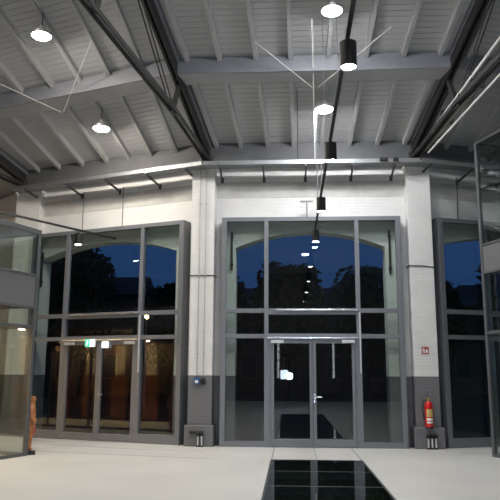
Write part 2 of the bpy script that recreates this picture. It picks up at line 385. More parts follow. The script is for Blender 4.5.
# ------------------------------------------------------------------ roof trusses on the radial lines
TL = {-30: 'dark steel roof truss at the far left edge over the left bay', -10: 'dark steel roof truss meeting the pilaster left of the middle doors',
      10: 'dark steel roof truss meeting the pilaster right of the middle doors', 30: 'dark steel roof truss beyond the right bay'}
for a in (-30, -10, 10, 30):
    fo = 13.68 if abs(a) == 10 else 13.85
    aa = a if abs(a) == 10 else math.copysign(20 + math.degrees(math.atan(3.05 / R0)), a)
    t = empty('roof_truss', TL[a], 'roof truss', radial(aa, fo), math.radians(aa), 'roof trusses')
    # local frame: -y runs up into the hall, z is height
    def P(r, z, x=0): return (x, -(r - 13.68), z)
    up0, up1 = (13.5, 6.47), (25.5, 6.47 + 0.43 * 12.0)
    for x in (-0.05, 0.05): MB().bar(P(*up0, x), P(*up1, x), 0.05, 0.17).build('upper_chord', 'steel', t)
    MB().bar(P(13.5, 6.565), P(25.5, 6.565 + .43 * 12), 0.16, 0.025).build('chord_flange', 'steel', t)
    MB().bar(P(13.45, 6.72, 0.02), P(25.5, 6.72 + 0.43 * 12.05, 0.02), 0.2, 0.24).build('principal_rafter', 'principal', t)
    for x in (-0.055, 0.055):
        b = MB(); pts = [(13.55, 6.38), (16.0, 6.69), (20, 6.88), (25.5, 7.1)]
        for i in range(3): b.bar(P(*pts[i], x), P(*pts[i + 1], x), 0.035, 0.09)
        b.build('lower_chord', 'steel', t)
    for (r0, z0, r1, z1, wd) in ((16.0, 6.69, 15.65, 7.35, 0.08), (19.4, 6.86, 18.9, 8.75, 0.08), (22.6, 7.0, 22.0, 10.1, 0.08)):
        MB().bar(P(r0, z0), P(r1, z1), wd, wd).build('strut', 'steel', t)
    for (r0, z0, r1, z1) in ((16.05, 6.70, 18.7, 8.7), (19.4, 6.86, 22.0, 10.1)):
        for x in (-0.035, 0.035): MB().tube([P(r0, z0, x), P(r1, z1, x)], 0.014, 6).build('tie_rod', 'steel', t)
    MB().prism([(-0.03, 6.60), (0.03, 6.60), (0.03, 6.80), (-0.03, 6.80)], -2.45, -2.2).build('gusset_plate', 'steel', t)
    MB().box(-0.13, 0.13, -0.02, 0.3, 6.24, 6.50).build('foot_shoe', 'steel', t, 0.01)

# conduits and pipe slung along the right truss
t0 = empty('pipe_run', 'pale pipes and a grey duct slung along the right roof truss', 'pipes', radial(10, 13.68), math.radians(10))
MB().tube([(-0.02, 0.3, 6.37), (-0.02, -4.1, 7.08), (-0.02, -9, 7.88)], 0.028, 8).build('pipe', 'conduit', t0, smooth=True)
MB().tube([(0.12, -0.5, 6.33), (0.12, -4.04, 6.62), (0.12, -9, 7.03)], 0.022, 8).build('pipe', 'conduit', t0, smooth=True)
MB().tube([(0.10, -0.35, 6.45), (0.10, -4.1, 6.86), (0.10, -9, 7.4)], 0.05, 12).build('duct', mat('old_grey_duct', (0.20, 0.19, 0.175), 0.6, var=0.25, vscale=6), t0, smooth=True)
for y in (-1.6, -3.0, -4.6): MB().box(-0.03, 0.23, y - 0.02, y + 0.02, 6.40 - y * 0.11, 6.66 - y * 0.115).build('pipe_clamp', 'steel', t0)

# ------------------------------------------------------------------ bracing rods under the roof
def rod(label, s, p, q, r=0.0085, m='conduit', name='brace_rod', group='roof bracing rods'):
    p = Vector(p); q = Vector(q)
    o = MB().tube([(0, 0, 0), tuple(q - p)], r, 6).build(name, m); put(o, bay(s, p.x, p.y, p.z), rz(s))
    return tag(o, label, name.replace('_', ' '), group)
rod('thin bracing rod rising left from the middle ceiling beam', 0, (0.0, -1.95, 7.24), (-1.12, -2.85, 7.80))
rod('thin bracing rod rising right from the middle ceiling beam', 0, (0.12, -1.95, 7.24), (1.45, -3.1, 7.90))
rod('thin bracing rod running to the left frame edge from the left ceiling beam', -1, (-0.28, -1.95, 7.24), (-1.5, -2.95, 7.84))
rod('thin bracing rod rising right from the left ceiling beam', -1, (-0.22, -1.95, 7.24), (1.46, -3.25, 7.96))

# ------------------------------------------------------------------ pilasters
PIL = {-10: ('white brick pilaster with grey foot left of the middle doors, two conduits on its face', radial(-10, 13.68 - 0.4)),
       10: ('white brick pilaster with grey foot right of the middle doors, extinguisher hung on it', radial(10, 13.68 - 0.4))}
def pilaster(aa, r, label, w=0.53, nm='pilaster', shift=0.0):
    t = empty(nm, label, 'pilaster', radial(aa, r) + Vector((shift, 0, 0)), math.radians(aa) * 0.35, 'brick pilasters')
    h = w / 2
    MB().box(-h, h, -0.38, 0.25, 1.49, 6.22).build('shaft', 'white', t, 0.012)
    MB().box(-h, h, -0.38, 0.25, 0.44, 1.49).build('painted_foot', 'grey', t, 0.008)
    MB().box(-h - 0.055, h + 0.055, -0.46, 0.25, 0, 0.44).build('plinth', 'grey', t, 0.02)
    MB().box(-h - 0.03, h + 0.03, -0.41, 0.25, 6.16, 6.26).build('cap', 'white', t, 0.01)
    return t
pL = pilaster(-10, 13.22, 'white brick pilaster with grey foot left of the middle doors, two conduits on its face', shift=-0.13)
pR = pilaster(10, 13.22, 'white brick pilaster with grey foot right of the middle doors, extinguisher hung on it', 0.53, shift=0.12)
aF = math.degrees(math.atan(3.05 / R0))
pilaster(-20 - aF, R0 / math.cos(math.radians(aF)) - 0.46, 'white brick pilaster behind the glazed office corner at the left edge', 0.72)
pilaster(20 + aF, R0 / math.cos(math.radians(aF)) - 0.46, 'white brick pilaster hidden beyond the right glazed office', 0.72)
for t, z, lb in ((pL, 3.70, 'black cable strap around the left pilaster'), (pR, 3.88, 'black cable strap sagging around the right pilaster')):
    h = 0.27; b = MB()
    dz = 0.0 if t is pL else 0.02
    b.tube([(-h - .01, 0.2, z + dz), (-h - .01, -0.39, z + dz), (0, -0.392, z + dz * .6), (h + .01, -0.39, z - dz), (h + .01, 0.2, z - dz)], 0.012, 6)
    b.build('cable_strap', 'cable', t)

def on_pil(t, x, y, z): return t.location + Matrix.Rotation(t.rotation_euler.z, 3, 'Z') @ Vector((x, y, z))
rzL, rzR = pL.rotation_euler.z, pR.rotation_euler.z
# conduits + call point + black box on left pilaster
for x, lb in ((-0.065, 'left of two thin vertical conduits on the left pilaster'), (0.075, 'right of two thin vertical conduits on the left pilaster')):
    c = empty('conduit', lb, 'conduit', on_pil(pL, x, -0.40, 1.45), rzL, 'pilaster conduits')
    MB().tube([(0, 0, 0), (0, 0, 4.72)], 0.011, 8).build('pipe', mat('grey_conduit', (0.42, 0.42, 0.41), 0.5, var=.03, vscale=9), c, smooth=True)
    for z in (0.5, 2.2, 3.9): MB().box(-0.016, 0.016, -0.011, 0.02, z, z + 0.015).build('clip', 'frame', c)
t = empty('call_point', 'small blue call point box on the left pilaster', 'call point', on_pil(pL, -0.065, -0.383, 1.30), rzL)
MB().box(-0.065, 0.065, -0.06, 0, 0, 0.14).build('body', 'callblue', t, 0.008)
MB().box(-0.035, 0.035, -0.066, -0.06, 0.03, 0.09).build('window', 'signwhite', t)
MB().tube([(0, -0.03, 0.14), (0, -0.03, 0.17)], 0.016, 8).build('gland', 'black', t)
t = empty('junction_box', 'small black switch box beside the blue call point', 'switch box', on_pil(pL, 0.075, -0.383, 1.31), rzL)
MB().box(-0.05, 0.05, -0.055, 0, 0, 0.11).build('body', 'black', t, 0.01)
MB().tube([(0, -0.055, 0.055), (0, -0.075, 0.055)], 0.025, 12).build('knob', 'rubber', t)
MB().tube([(0, -0.03, 0.11), (0, -0.03, 0.15)], 0.014, 8).build('gland', 'black', t)

# pipe stubs at the plinths
def stubs(t, rzv, xs, label, bar):
    g = empty('pipe_stubs', label, 'pipe stubs', on_pil(t, 0, -0.52, 0), rzv, 'pipe stubs at the pilaster feet')
    for x in xs:
        MB().tube([(x, 0, 0), (x, 0, 0.22)], 0.022, 10).build('pipe', 'alu', g, smooth=True)
        MB().lathe([(0.034, 0), (0.036, 0.03)], 10, (x, 0, 0)).build('floor_collar', 'black', g)
        b = MB().lathe([(0.03, 0.22), (0.042, 0.23), (0.042, 0.29), (0.03, 0.30)], 10, (x, 0, 0)).tube([(x, 0.06, 0.27), (x, -0.05, 0.27)], 0.03, 8)
        b.build('valve_cap', 'black', g, smooth=True)
    if bar: MB().tube([(xs[0] - 0.16, 0, 0.29), (xs[-1] + 0.03, 0, 0.29)], 0.03, 8).tube([(xs[0] - 0.16, 0.05, 0.29), (xs[0] - 0.16, -0.04, 0.29)], 0.035, 8).build('cross_pipe', 'black', g, smooth=True)
stubs(pL, rzL, (0.005, 0.085), 'two silver pipe stubs with a black cross pipe at the left pilaster foot', True)
stubs(pR, rzR, (-0.06, 0.02, 0.10), 'three silver pipe stubs with black caps at the right pilaster foot', False)

# fire extinguisher
t = empty('fire_extinguisher', 'red fire extinguisher with black hose hung on the right pilaster', 'fire extinguisher', on_pil(pR, -0.015, -0.485, 0.42), rzR)
MB().lathe([(0.02, 0.0), (0.075, 0.012), (0.085, 0.04), (0.085, 0.46), (0.075, 0.515), (0.045, 0.55), (0.028, 0.56)], 24).build('cylinder', 'red', t, smooth=True)
MB().lathe([(0.086, 0.0), (0.087, 0.03)], 24, (0, 0, 0.005)).build('foot_ring', 'black', t, smooth=True)
MB().lathe([(0.028, 0.555), (0.03, 0.6), (0.022, 0.62)], 12).box(-0.02, 0.05, -0.018, 0.018, 0.585, 0.615).build('valve', 'brass', t)
MB().bar((0.02, 0, 0.625), (-0.10, 0, 0.66), 0.022, 0.012).bar((0.02, 0, 0.60), (-0.095, 0, 0.60), 0.022, 0.012).build('lever', 'brass', t)
MB().tube([(-0.03, 0, 0.60), (-0.10, -0.01, 0.58), (-0.135, -0.01, 0.50), (-0.13, -0.01, 0.38), (-0.115, -0.02, 0.26), (-0.105, -0.02, 0.20)], [0.012] * 4 + [0.015, 0.02], 8).build('hose', 'rubber', t, smooth=True)
for n_, z0, z1, m_ in (('instruction_label', 0.24, 0.40, 'labelgold'), ('white_label', 0.165, 0.215, 'signwhite'), ('white_label', 0.11, 0.145, 'signwhite')):
    b = MB(); seg = 10
    for k in range(seg + 1):
        a = math.radians(-90 - 50 + 100 * k / seg)
        for z in (z0, z1): b.v.append((0.0865 * math.cos(a), 0.0865 * math.sin(a), z))
    b.f = [[2 * k, 2 * k + 2, 2 * k + 3, 2 * k + 1] for k in range(seg)]
    b.build(n_, m_, t)
MB().box(-0.03, 0.03, 0.08, 0.1, 0.1, 0.5).box(-0.09, 0.09, 0.02, 0.095, 0.43, 0.45).build('wall_bracket', 'steel', t)
# extinguisher sign
t = empty('fire_sign', 'small red square fire extinguisher sign on the right pilaster', 'sign', on_pil(pR, -0.01, -0.383, 1.97), rzR)
MB().box(-0.075, 0.075, -0.008, 0, 0, 0.15).build('board', 'signred', t)
b = MB().box(-0.045, -0.012, -0.0095, -0.008, 0.02, 0.10).box(-0.036, -0.02, -0.0095, -0.008, 0.10, 0.125).box(-0.058, -0.036, -0.0095, -0.008, 0.112, 0.122).box(-0.062, -0.054, -0.0095, -0.008, 0.06, 0.12)
b.build('extinguisher_pictogram', 'signwhite', t)
b = MB().prism([(0.012, 0.02), (0.05, 0.02), (0.058, 0.06), (0.046, 0.09), (0.042, 0.075), (0.032, 0.13), (0.02, 0.085), (0.014, 0.095), (0.006, 0.055)], -0.0095, -0.008)
b.build('flame_pictogram', 'signwhite', t)

# ------------------------------------------------------------------ glazed gates
def pane(p, x0, x1, z0, z1, y=0.06):
    return MB().box(x0, x1, y, y + 0.024, z0, z1).build('pane', 'glass', p)
DN = [1]
def door_leaf(s, x0, x1, z1, hinge_left, label, active):
    d = empty('door_%d' % DN[0], label, 'door', bay(s, 0, 0), rz(s), kind='structure'); DN[0] += 1
    st = 0.07; zb = 0.015
    MB().box(x0, x0 + st, 0.0, 0.07, zb, z1).build('stile', 'frame', d, 0.004)
    MB().box(x1 - st, x1, 0.0, 0.07, zb, z1).build('stile', 'frame', d, 0.004)
    MB().box(x0 + st, x1 - st, 0.0, 0.07, z1 - 0.075, z1).build('top_rail', 'frame', d, 0.004)
    MB().box(x0 + st, x1 - st, 0.0, 0.07, zb, 0.17).build('bottom_rail', 'frame', d, 0.004)
    pane(d, x0 + st, x1 - st, 0.17, z1 - 0.075, 0.03)
    if hinge_left: c0, c1 = x0 + 0.0, x0 + 0.28
    else: c0, c1 = x1 - 0.28, x1
    MB().box(c0, c1, -0.055, 0.0, z1 - 0.07, z1 - 0.005).build('closer_body', 'closer', d, 0.006)
    hx = (x1 - 0.035) if hinge_left else (x0 + 0.035); dr = -1 if hinge_left else 1
    if active:
     h = MB().tube([(hx, 0.0, 1.05), (hx, -0.055, 1.05), (hx + dr * 0.15, -0.055, 1.05)], 0.012, 8).build('handle', 'alu', d, smooth=True)
     MB().box(hx - 0.018, hx + 0.018, -0.006, 0.0, 0.93, 1.12).build('handle_plate', 'alu', h)
    for z in (0.25, 1.2, 2.0):
        xx = x0 if hinge_left else x1
        MB().tube([(xx, -0.01, z), (xx, -0.01, z + 0.1)], 0.012, 8).build('hinge', 'frame', d)
    return d

def gate(n, s, x0, x1, m0, m1, label, doors):
    g = empty('window_%d' % n, label, 'glazed screen', bay(s, 0, 0), rz(s), kind='structure')
    ZT = 5.02; fw = 0.115; mw = 0.095
    B = lambda nm, *a: MB().box(*a).build(nm, 'frame', g, 0.004)
    B('side_frame', x0, x0 + fw, 0, 0.13, 0, ZT); B('side_frame', x1 - fw, x1, 0, 0.13, 0, ZT)
    B('head_frame', x0 + fw, x1 - fw, 0, 0.13, ZT - 0.095, ZT)
    for a, bx in ((x0, x0 + 0.03), (x1 - 0.03, x1)):
        MB().box(a, bx, 0.13, YW, 0, ZT).build('side_return', 'frame', g)
    MB().box(x0, x1, 0.13, YW, ZT - 0.03, ZT).build('head_return', 'frame', g)
    xi0, xi1 = x0 + fw, x1 - fw
    M0, M1 = (m0 - mw / 2, m0 + mw / 2), (m1 - mw / 2, m1 + mw / 2)
    B('mullion', M0[0], M0[1], 0, 0.12, 0, ZT - 0.095); B('mullion', M1[0], M1[1], 0, 0.12, 0, ZT - 0.095)
    cols = [(xi0, M0[0]), (M0[1], M1[0]), (M1[1], xi1)]
    T1, T2 = (2.855, 2.95), (2.30, 2.39)
    for k, (a, c) in enumerate(cols):
        t1 = T1 if k != 1 else (2.82, 2.95); t2 = T2 if k != 1 else (2.27, 2.40)
        B('transom', a, c, 0.005, 0.12, *t1); B('transom', a, c, 0.005, 0.12, *t2)
        pane(g, a, c, t1[1], ZT - 0.095); pane(g, a, c, t2[1], t1[0])
        if k != 1 or not doors:
            B('sill', a, c, 0.005, 0.12, 0, 0.12 if s == 0 else 0.2); pane(g, a, c, 0.12 if s == 0 else 0.2, t2[0])
    if doors:
        a, c = cols[1]
        MB().box(a + 0.14, c + 0.03, -0.045, 0.004, 2.895, 2.93).build('slide_rail', 'alu', g, 0.004)
        MB().box(a - 0.02, c + 0.02, -0.05, 0.004, 2.285, 2.32).build('door_rail', 'alu', g, 0.004)
        for e0, e1 in ((a, a + 0.045), (c - 0.045, c)): B('door_jamb', e0, e1, 0.0, 0.12, 0, t2[0] if False else 2.27)
        MB().box(M1[0] + 0.055, M1[1] - 0.015, -0.03, 0.0, 1.55, 2.86).build('operator_rod', 'closer', g)
    return g
gate(1, 0, -2.005, 1.995, -0.998, 1.018, 'tall grey framed glazed screen in the middle bay around the double doors', True)
door_leaf(0, -0.90, 0.005, 2.265, True, 'left leaf of the middle glazed double door', False)
door_leaf(0, 0.01, 0.92, 2.265, False, 'right leaf of the middle glazed double door with lever handle', True)
gate(2, -1, -2.59, 1.81, -1.475, 0.70, 'tall grey framed glazed screen in the left bay behind the exit sign', True)
door_leaf(-1, -1.38, -0.39, 2.265, True, 'left leaf of the glazed double door in the left bay', False)
door_leaf(-1, -0.385, 0.61, 2.265, False, 'right leaf of the glazed double door in the left bay', True)
gate(3, 1, -1.86, 2.3, -0.62, 1.1, 'tall grey framed glazed screen in the right bay beside the extinguisher pilaster', False)
# dark blind strips seen behind the screens
for s, x, z0, z1, lb in ((0, -1.80, 3.85, 4.75, 'dark vertical lock bar behind the middle screen, upper left'), (0, 1.78, 3.75, 4.75, 'dark vertical lock bar behind the middle screen, upper right'),
                         (-1, -2.50, 3.7, 4.6, 'dark vertical lock bar behind the left screen')):
    o = MB().box(-0.022, 0.022, 0, 0.03, 0, z1 - z0).box(-0.035, 0.035, -0.01, 0.04, 0.1, 0.16).box(-0.035, 0.035, -0.01, 0.04, z1 - z0 - 0.16, z1 - z0 - 0.1).build('lock_bar', 'steel')
    put(o, bay(s, x, YW - 0.045, z0), rz(s)); tag(o, lb, 'lock bar', 'lock bars')

# exit sign and sensor box in the left bay
t = empty('exit_sign', 'small lit green and white exit sign above the left double door', 'exit sign', bay(-1, -0.60, -0.085, 2.14), rz(-1))
MB().box(-0.14, 0.14, 0, 0.05, 0, 0.18).build('housing', 'signwhite', t, 0.005)
MB().box(-0.135, 0.0, -0.004, 0, 0.008, 0.172).build('green_panel', 'exitgreen', t)
MB().box(0.005, 0.135, -0.004, 0, 0.008, 0.172).build('white_panel', 'exitwhite', t)
b = MB().lathe([(0.004, 0), (0.013, 0.006), (0.013, 0.02), (0.004, 0.026)], 8, (-0.06, -0.003, 0.125)).bar((-0.064, -0.006, 0.125), (-0.075, -0.006, 0.075), 0.006, 0.022).bar((-0.075, -0.006, 0.078), (-0.05, -0.006, 0.055), 0.005, 0.012).bar((-0.05, -0.006, 0.055), (-0.05, -0.006, 0.025), 0.005, 0.011).bar((-0.076, -0.006, 0.078), (-0.1, -0.006, 0.03), 0.005, 0.012).bar((-0.066, -0.006, 0.11), (-0.035, -0.006, 0.092), 0.005, 0.009).bar((-0.066, -0.006, 0.11), (-0.1, -0.006, 0.085), 0.005, 0.009)
b.build('running_figure', 'exitwhite', t)
t = empty('sensor_box', 'small white sensor box right of the exit sign', 'sensor', bay(-1, -0.20, -0.06, 2.115), rz(-1))
MB().box(-0.08, 0.08, 0, 0.055, 0, 0.145).build('body', 'exitwhite', t, 0.006)
MB().lathe([(0.02, 0), (0.018, 0.004)], 12, (0, -0.0, 0.02)).build('lens', 'black', t)

# T-shaped sensor on the head frame of the middle screen
t = empty('ceiling_sensor', 'small T-shaped sensor standing on the middle screen head', 'sensor', bay(0, -0.08, 0.06, 5.02))
MB().tube([(0, 0, 0), (0, 0, 0.36)], 0.014, 8).build('stem', 'frame', t)
MB().bar((-0.15, 0, 0.37), (0.14, 0, 0.37), 0.04, 0.03).build('crossbar', 'frame', t)

# ------------------------------------------------------------------ cable trays with brackets
BRK = {-1: [-2.64, -1.36, -0.21, 0.95, 2.0], 0: [-2.04, -1.06, -0.10, 0.95, 1.87], 1: [-2.18, -1.09, 0.0, 1.1]}
for s in (-1, 0, 1):
    xl, xr = HALF[s]; t = empty('cable_tray', {-1: 'galvanised cable tray under the left bay eaves', 0: 'galvanised cable tray under the middle bay eaves', 1: 'galvanised cable tray under the right bay eaves'}[s], 'cable tray', bay(s, 0, 0), rz(s), 'eaves cable trays')
    k = 1.018
    for y in (-0.34, -0.02): MB().box(xl * k, xr * k, y - 0.004, y + 0.004, 6.16, 6.25).build('side_rail', 'galv', t)
    MB().box(xl * k, xr * k, -0.336, -0.024, 6.162, 6.168).build('tray_base', 'galv', t)
    for q, y in enumerate((-0.27, -0.2, -0.13, -0.07)):
        MB().tube([(xl * k, y, 6.197), (0, y + 0.01, 6.2), (xr * k, y, 6.197)], 0.017, 6).build('cable', 'cable' if q % 2 else 'conduit', t)
    for x in BRK[s]:
        MB().bar((x, YW, 5.99), (x, -0.36, 6.13), 0.04, 0.04).box(x - 0.035, x + 0.035, YW - 0.02, YW, 5.92, 6.05).build('bracket', 'frame_dark', t)
for s, x, lb in ((0, 1.84, 'dark clamp on the cable tray near the right pilaster'),):
    o = MB().box(-0.09, 0.09, 0, 0.05, 0, 0.07).box(0.2, 0.32, 0, 0.05, 0, 0.07).build('tray_clamp', 'black', None, 0.005); put(o, bay(s, 1.62, -0.40, 6.19), rz(s)); tag(o, lb, 'clamp')

# thin conduits around trays and roof
def conduit(s, pts, label, r=0.012, m='conduit', g='thin conduits'):
    p0 = Vector(pts[0]); b = MB().tube([tuple(Vector(p) - p0) for p in pts], r, 8); o = b.build('conduit', m, None, smooth=True)
    put(o, bay(s, *p0), rz(s)); tag(o, label, 'conduit', g)
conduit(-1, [(-1.30, YW - 0.02, 6.1), (-1.30, YW - 0.02, 5.03)], 'thin grey drop conduit above the left screen, left of two', 0.012, 'frame')
conduit(-1, [(-0.10, YW - 0.02, 6.1), (-0.10, YW - 0.02, 5.03)], 'thin grey drop conduit above the left screen, right of two', 0.012, 'frame')
conduit(0, [(0.16, -0.30, 6.25), (0.16, -0.30, 5.28)], 'thin pale drop conduit above the middle screen, left of the pair', 0.010, 'frame')
conduit(0, [(0.24, -0.30, 6.25), (0.24, -0.30, 5.18)], 'thin pale drop conduit above the middle screen, right of the pair', 0.010, 'frame')
conduit(1, [(-1.10, YW - 0.03, 6.1), (-1.14, YW - 0.03, 5.03)], 'thin grey drop conduit above the right screen', 0.014, 'frame')
conduit(0, [(-0.03, -3.15, zroof(-3.15) - 0.16), (0.10, -0.35, 6.32), (0.10, -0.3, 6.2)], 'bright white conduit running down the middle roof slope to the tray', 0.013)
conduit(0, [(-0.30, -1.6, zroof(-1.6) - 0.16), (-0.28, -0.3, 6.24)], 'dark thin cable running down the middle roof beside the white conduit', 0.008, 'cable')
conduit(-1, [(0.62, -3.6, zroof(-3.6) - 0.15), (0.36, -1.7, zroof(-1.7) - 0.15)], 'thin lamp cable along the left bay rafters', 0.010, 'conduit')
conduit(-1, [(0.9, -5.2, zroof(-5.2) - 0.15), (0.78, -4.0, zroof(-4.0) - 0.15)], 'thin lamp cable above the upper left round lamp', 0.010, 'conduit')

# ------------------------------------------------------------------ round roof luminaires
def highbay(s, x, y, label):
    z = zroof(y) - (0.61 if y < -3 else 0.53)
    t = empty('round_lamp', label, 'ceiling lamp', bay(s, x, y, z), rz(s), 'round roof lamps')
    MB().lathe([(0.19, 0.0), (0.20, 0.01), (0.20, 0.05), (0.14, 0.10), (0.07, 0.14), (0.06, 0.2), (0.02, 0.21)], 28).build('housing', 'housing', t, smooth=True)
    MB().lathe([(0.04, -0.045), (0.11, -0.038), (0.155, -0.022), (0.178, 0.0)], 28).build('lens', 'lens_warm' if s < 0 else 'lens', t, smooth=True)
    MB().tube([(0, 0, 0.2), (0, 0, 0.5)], 0.01, 6).build('hanger', 'steel', t)
highbay(0, 0.26, -1.5, 'round bright roof lamp in the middle bay, below the ceiling beam')
highbay(0, 0.30, -3.75, 'round bright roof lamp in the middle bay, at the top edge above the beam')
highbay(-1, 0.45, -1.45, 'round bright roof lamp in the left bay, below the ceiling beam')
highbay(-1, 0.74, -3.85, 'round bright roof lamp in the left bay, above the ceiling beam')
for s, x, y, lb in ((0, 0.35, -7.2, 'first behind the upper lamp of the middle bay'), (0, 0.35, -11.5, 'over the viewer in the middle bay'), (0, 0.4, -16.5, 'behind the viewer in the middle bay'), (0, .4, -22, 'nearest the back wall in the middle bay'), (-1, 0.6, -7.4, 'first behind the upper lamp of the left bay'), (-1, 0.6, -12, 'level with the viewer in the left bay'), (-1, .6, -17, 'nearest the back wall in the left bay'), (1, 0.2, -8.5, 'added in the right bay to lighten its roof')):  # the right bay lamp is an unseen extra that brightens its dark roof
    yy = y if y > -10.5 else -10.5
    zz = zroof(y) if y > -10.5 else zroof(-10.5) + (7.2 - zroof(-10.5)) * (-10.5 - y) / 17.0
    t = empty('round_lamp', 'round roof lamp out of the picture, ' + lb, 'ceiling lamp', bay(s, x, y, zz - 0.42), rz(s), 'round roof lamps behind the viewer')
    MB().lathe([(0.19, 0.0), (0.20, 0.05), (0.07, 0.14), (0.02, 0.40)], 20).build('housing', 'housing', t, smooth=True)
    MB().lathe([(0.04, -0.045), (0.11, -0.038), (0.155, -0.022), (0.178, 0.0)], 20).build('lens', 'lens_warm' if s < 0 else 'lens', t, smooth=True)

# ------------------------------------------------------------------ pendant tracks with cylinder lamps
def pendant(s, x, y, label, ztop=4.70):
    t = empty('pendant_lamp', label, 'pendant lamp', bay(s, x, y, 4.38), rz(s), 'black cylinder pendants')
    MB().lathe([(0.068, 0.012), (0.082, 0.0), (0.082, 0.255), (0.076, 0.26), (0.02, 0.26)], 24).build('cylinder', 'black', t, smooth=True)
    MB().lathe([(0.066, 0.010), (0.066, 0.014)], 24).build('lens', 'plens', t)
    MB().tube([(0, 0, 0.25), (0, 0, 0.30)], 0.018, 8).build('stem', 'black', t)
for k, (y, lb) in enumerate(((-0.27, 'black cylinder pendant lamp nearest the middle glazing, the smallest'), (-3.02, 'black cylinder pendant lamp in front of the white wall above the middle screen'), (-5.88, 'black cylinder pendant lamp level with the cable tray'), (-8.70, 'largest black cylinder pendant lamp at the top of the picture'), (-11.5, 'black cylinder pendant lamp just above the picture'))):
    pendant(0, 0.095, y, lb)
o = MB().box(-0.02, 0.02, -17, 0.15, -0.012, 0.03).build('lamp_track', 'black'); put(o, bay(0, 0.095, -0.2, 4.71)); tag(o, 'black lamp track carrying the middle row of pendants', 'lamp track', 'lamp tracks')
for y in (-1.4, -4.4, -7.4):
    o = MB().tube([(0, 0, 0), (0, 0, zroof(y) - 4.75)], 0.004, 6).build('suspension_wire', 'galv'); put(o, bay(0, 0.095, y, 4.74)); tag(o, 'thin wire holding the middle lamp track, ' + {-1.4: 'nearest the doors', -4.4: 'second from the doors', -7.4: 'nearest the viewer'}[y], 'wire', 'track wires')
dv = Vector((-0.193, -0.981, 0))
for k, (d, lb) in enumerate(((1.15, 'black cylinder pendant lamp in the left bay before the glazing'), (3.95, 'black cylinder pendant lamp out of view at the left'), (6.75, 'second black cylinder pendant lamp out of view at the left'))):
    p = dv * d + Vector((-0.05, 0, 0)); pendant(-1, p.x - 0.12 * 0, p.y, lb)
o = MB().bar((0, 0, 0), tuple(dv * 8.5), 0.04, 0.042).build('lamp_track', 'black'); put(o, bay(-1, -0.03, -0.03, 4.71), rz(-1)); tag(o, 'black lamp track running into the left bay glazing', 'lamp track', 'lamp tracks')

# ------------------------------------------------------------------ glazed offices at both sides
def office(s, xc, yc, dx, ylen, zs, label, step, name, extra):
    # corner post at (xc,yc); visible side runs towards the viewer (-y), other side runs along x for dx
    zt, zb1, zb0, ztr = zs
    g = empty(name, label, 'glazed office', bay(s, xc, yc), rz(s), 'glazed offices')
    sg = 1 if dx > 0 else -1
    pw = 0.075
    def box(nm, a0, a1, b0, b1, z0, z1, m='frame_office', bev=0.004):
        return MB().box(min(a0, a1), max(a0, a1), b0, b1, z0, z1).build(nm, m, g, bev)
    box('corner_post', 0, sg * pw, -pw, 0, 0, zt)
    y = 0.0; k = 0
    while y > -ylen + 0.01:
        y2 = max(y - step, -ylen)
        box('post', 0.004 * sg, sg * 0.07, y2, y2 + 0.06, 0, zt - 0.001)
        a, c = y2 + 0.06, y - (pw if k == 0 else 0.0)
        for z0, z1 in ((0.06, ztr - 0.03), (ztr + 0.03, zb0), (zb1, zt - 0.1)):
            MB().box(min(sg * 0.025, sg * 0.045), max(sg * 0.025, sg * 0.045), a, c, z0, z1).build('pane', 'glass', g)
        box('spandrel_panel', sg * 0.012, sg * 0.06, a, c, zb0, zb1, 'panel')
        for z0, z1 in ((0, 0.06), (ztr - 0.03, ztr + 0.03), (zt - 0.1, zt)): box('rail', sg * 0.006, sg * 0.065, a, c, z0, z1)
        for z in (zb0, zb1): box('panel_trim', -sg * 0.008, sg * 0.06, a, c, z - 0.022, z + 0.022)
        y = y2; k += 1
    x = 0.0; k = 0; n = int(abs(dx) / step)
    for k in range(n):
        x0 = sg * (k * step + (pw if k == 0 else 0.03)); x1 = sg * ((k + 1) * step - 0.03)
        box('post', sg * ((k + 1) * step - 0.03), sg * ((k + 1) * step + 0.03), -0.07, 0, 0, zt - 0.002)
        for z0, z1 in ((0.06, ztr - 0.03), (ztr + 0.03, zb0), (zb1, zt - 0.1)):
            MB().box(min(x0, x1), max(x0, x1), -0.045, -0.025, z0, z1).build('pane', 'glass', g)
        box('spandrel_panel', x0, x1, -0.06, -0.012, zb0, zb1, 'panel')
        for z0, z1 in ((0, 0.06), (ztr - 0.03, ztr + 0.03), (zt - 0.1, zt)): box('rail', x0, x1, -0.065, -0.006, z0, z1)
    box('floor_slab', sg * 0.06, dx, -ylen, -0.07, zb0 + 0.1, zb1 - 0.1, 'panel', 0)
    box('roof_slab', sg * 0.08, dx, -ylen, -0.08, zt - 0.08, zt - 0.01, 'panel', 0)
    extra(g)
def extraL(g):
    # timber-lined room lit warmly, seen mirrored in the left doors
    MB().box(-7.2, -1.2, -3.35, -3.25, 0, 2.85).build('room_wall', mat('shaded_room_wall', (0.05, 0.032, 0.022), 0.8, var=.1, vscale=2), g)  # wall coloured dark for the shade between the lamp cones
    for k in range(5):
        x = -6.9 + k * 1.2
        MB().box(x, x + 0.62, -3.25, -3.2, 0.05, 1.42).build('timber_panel', 'wood', g, 0.005)
        MB().box(x + 0.12, x + 0.5, -3.25, -3.22, 1.48, 2.45).build('lit_wall_strip', 'cream', g, 0.005)  # cream strip painted in as the pool of lamp light on the wall
        l = MB().lathe([(0.05, 0), (0.09, -0.12), (0.08, -0.13)], 14, (x + 0.31, -3.0, 2.74)).build('downlight', 'steel', g)
        MB().lathe([(0.07, -0.132), (0.07, -0.128)], 14, (x + 0.31, -3.0, 2.74)).build('bulb', 'warm', l)
office(-1, 0.20, -2.87, -6.9, 7.5, (4.32, 3.40, 2.77, 2.40), 'two-storey grey framed glass office at the left edge', 1.5, 'glass_office', extraL)
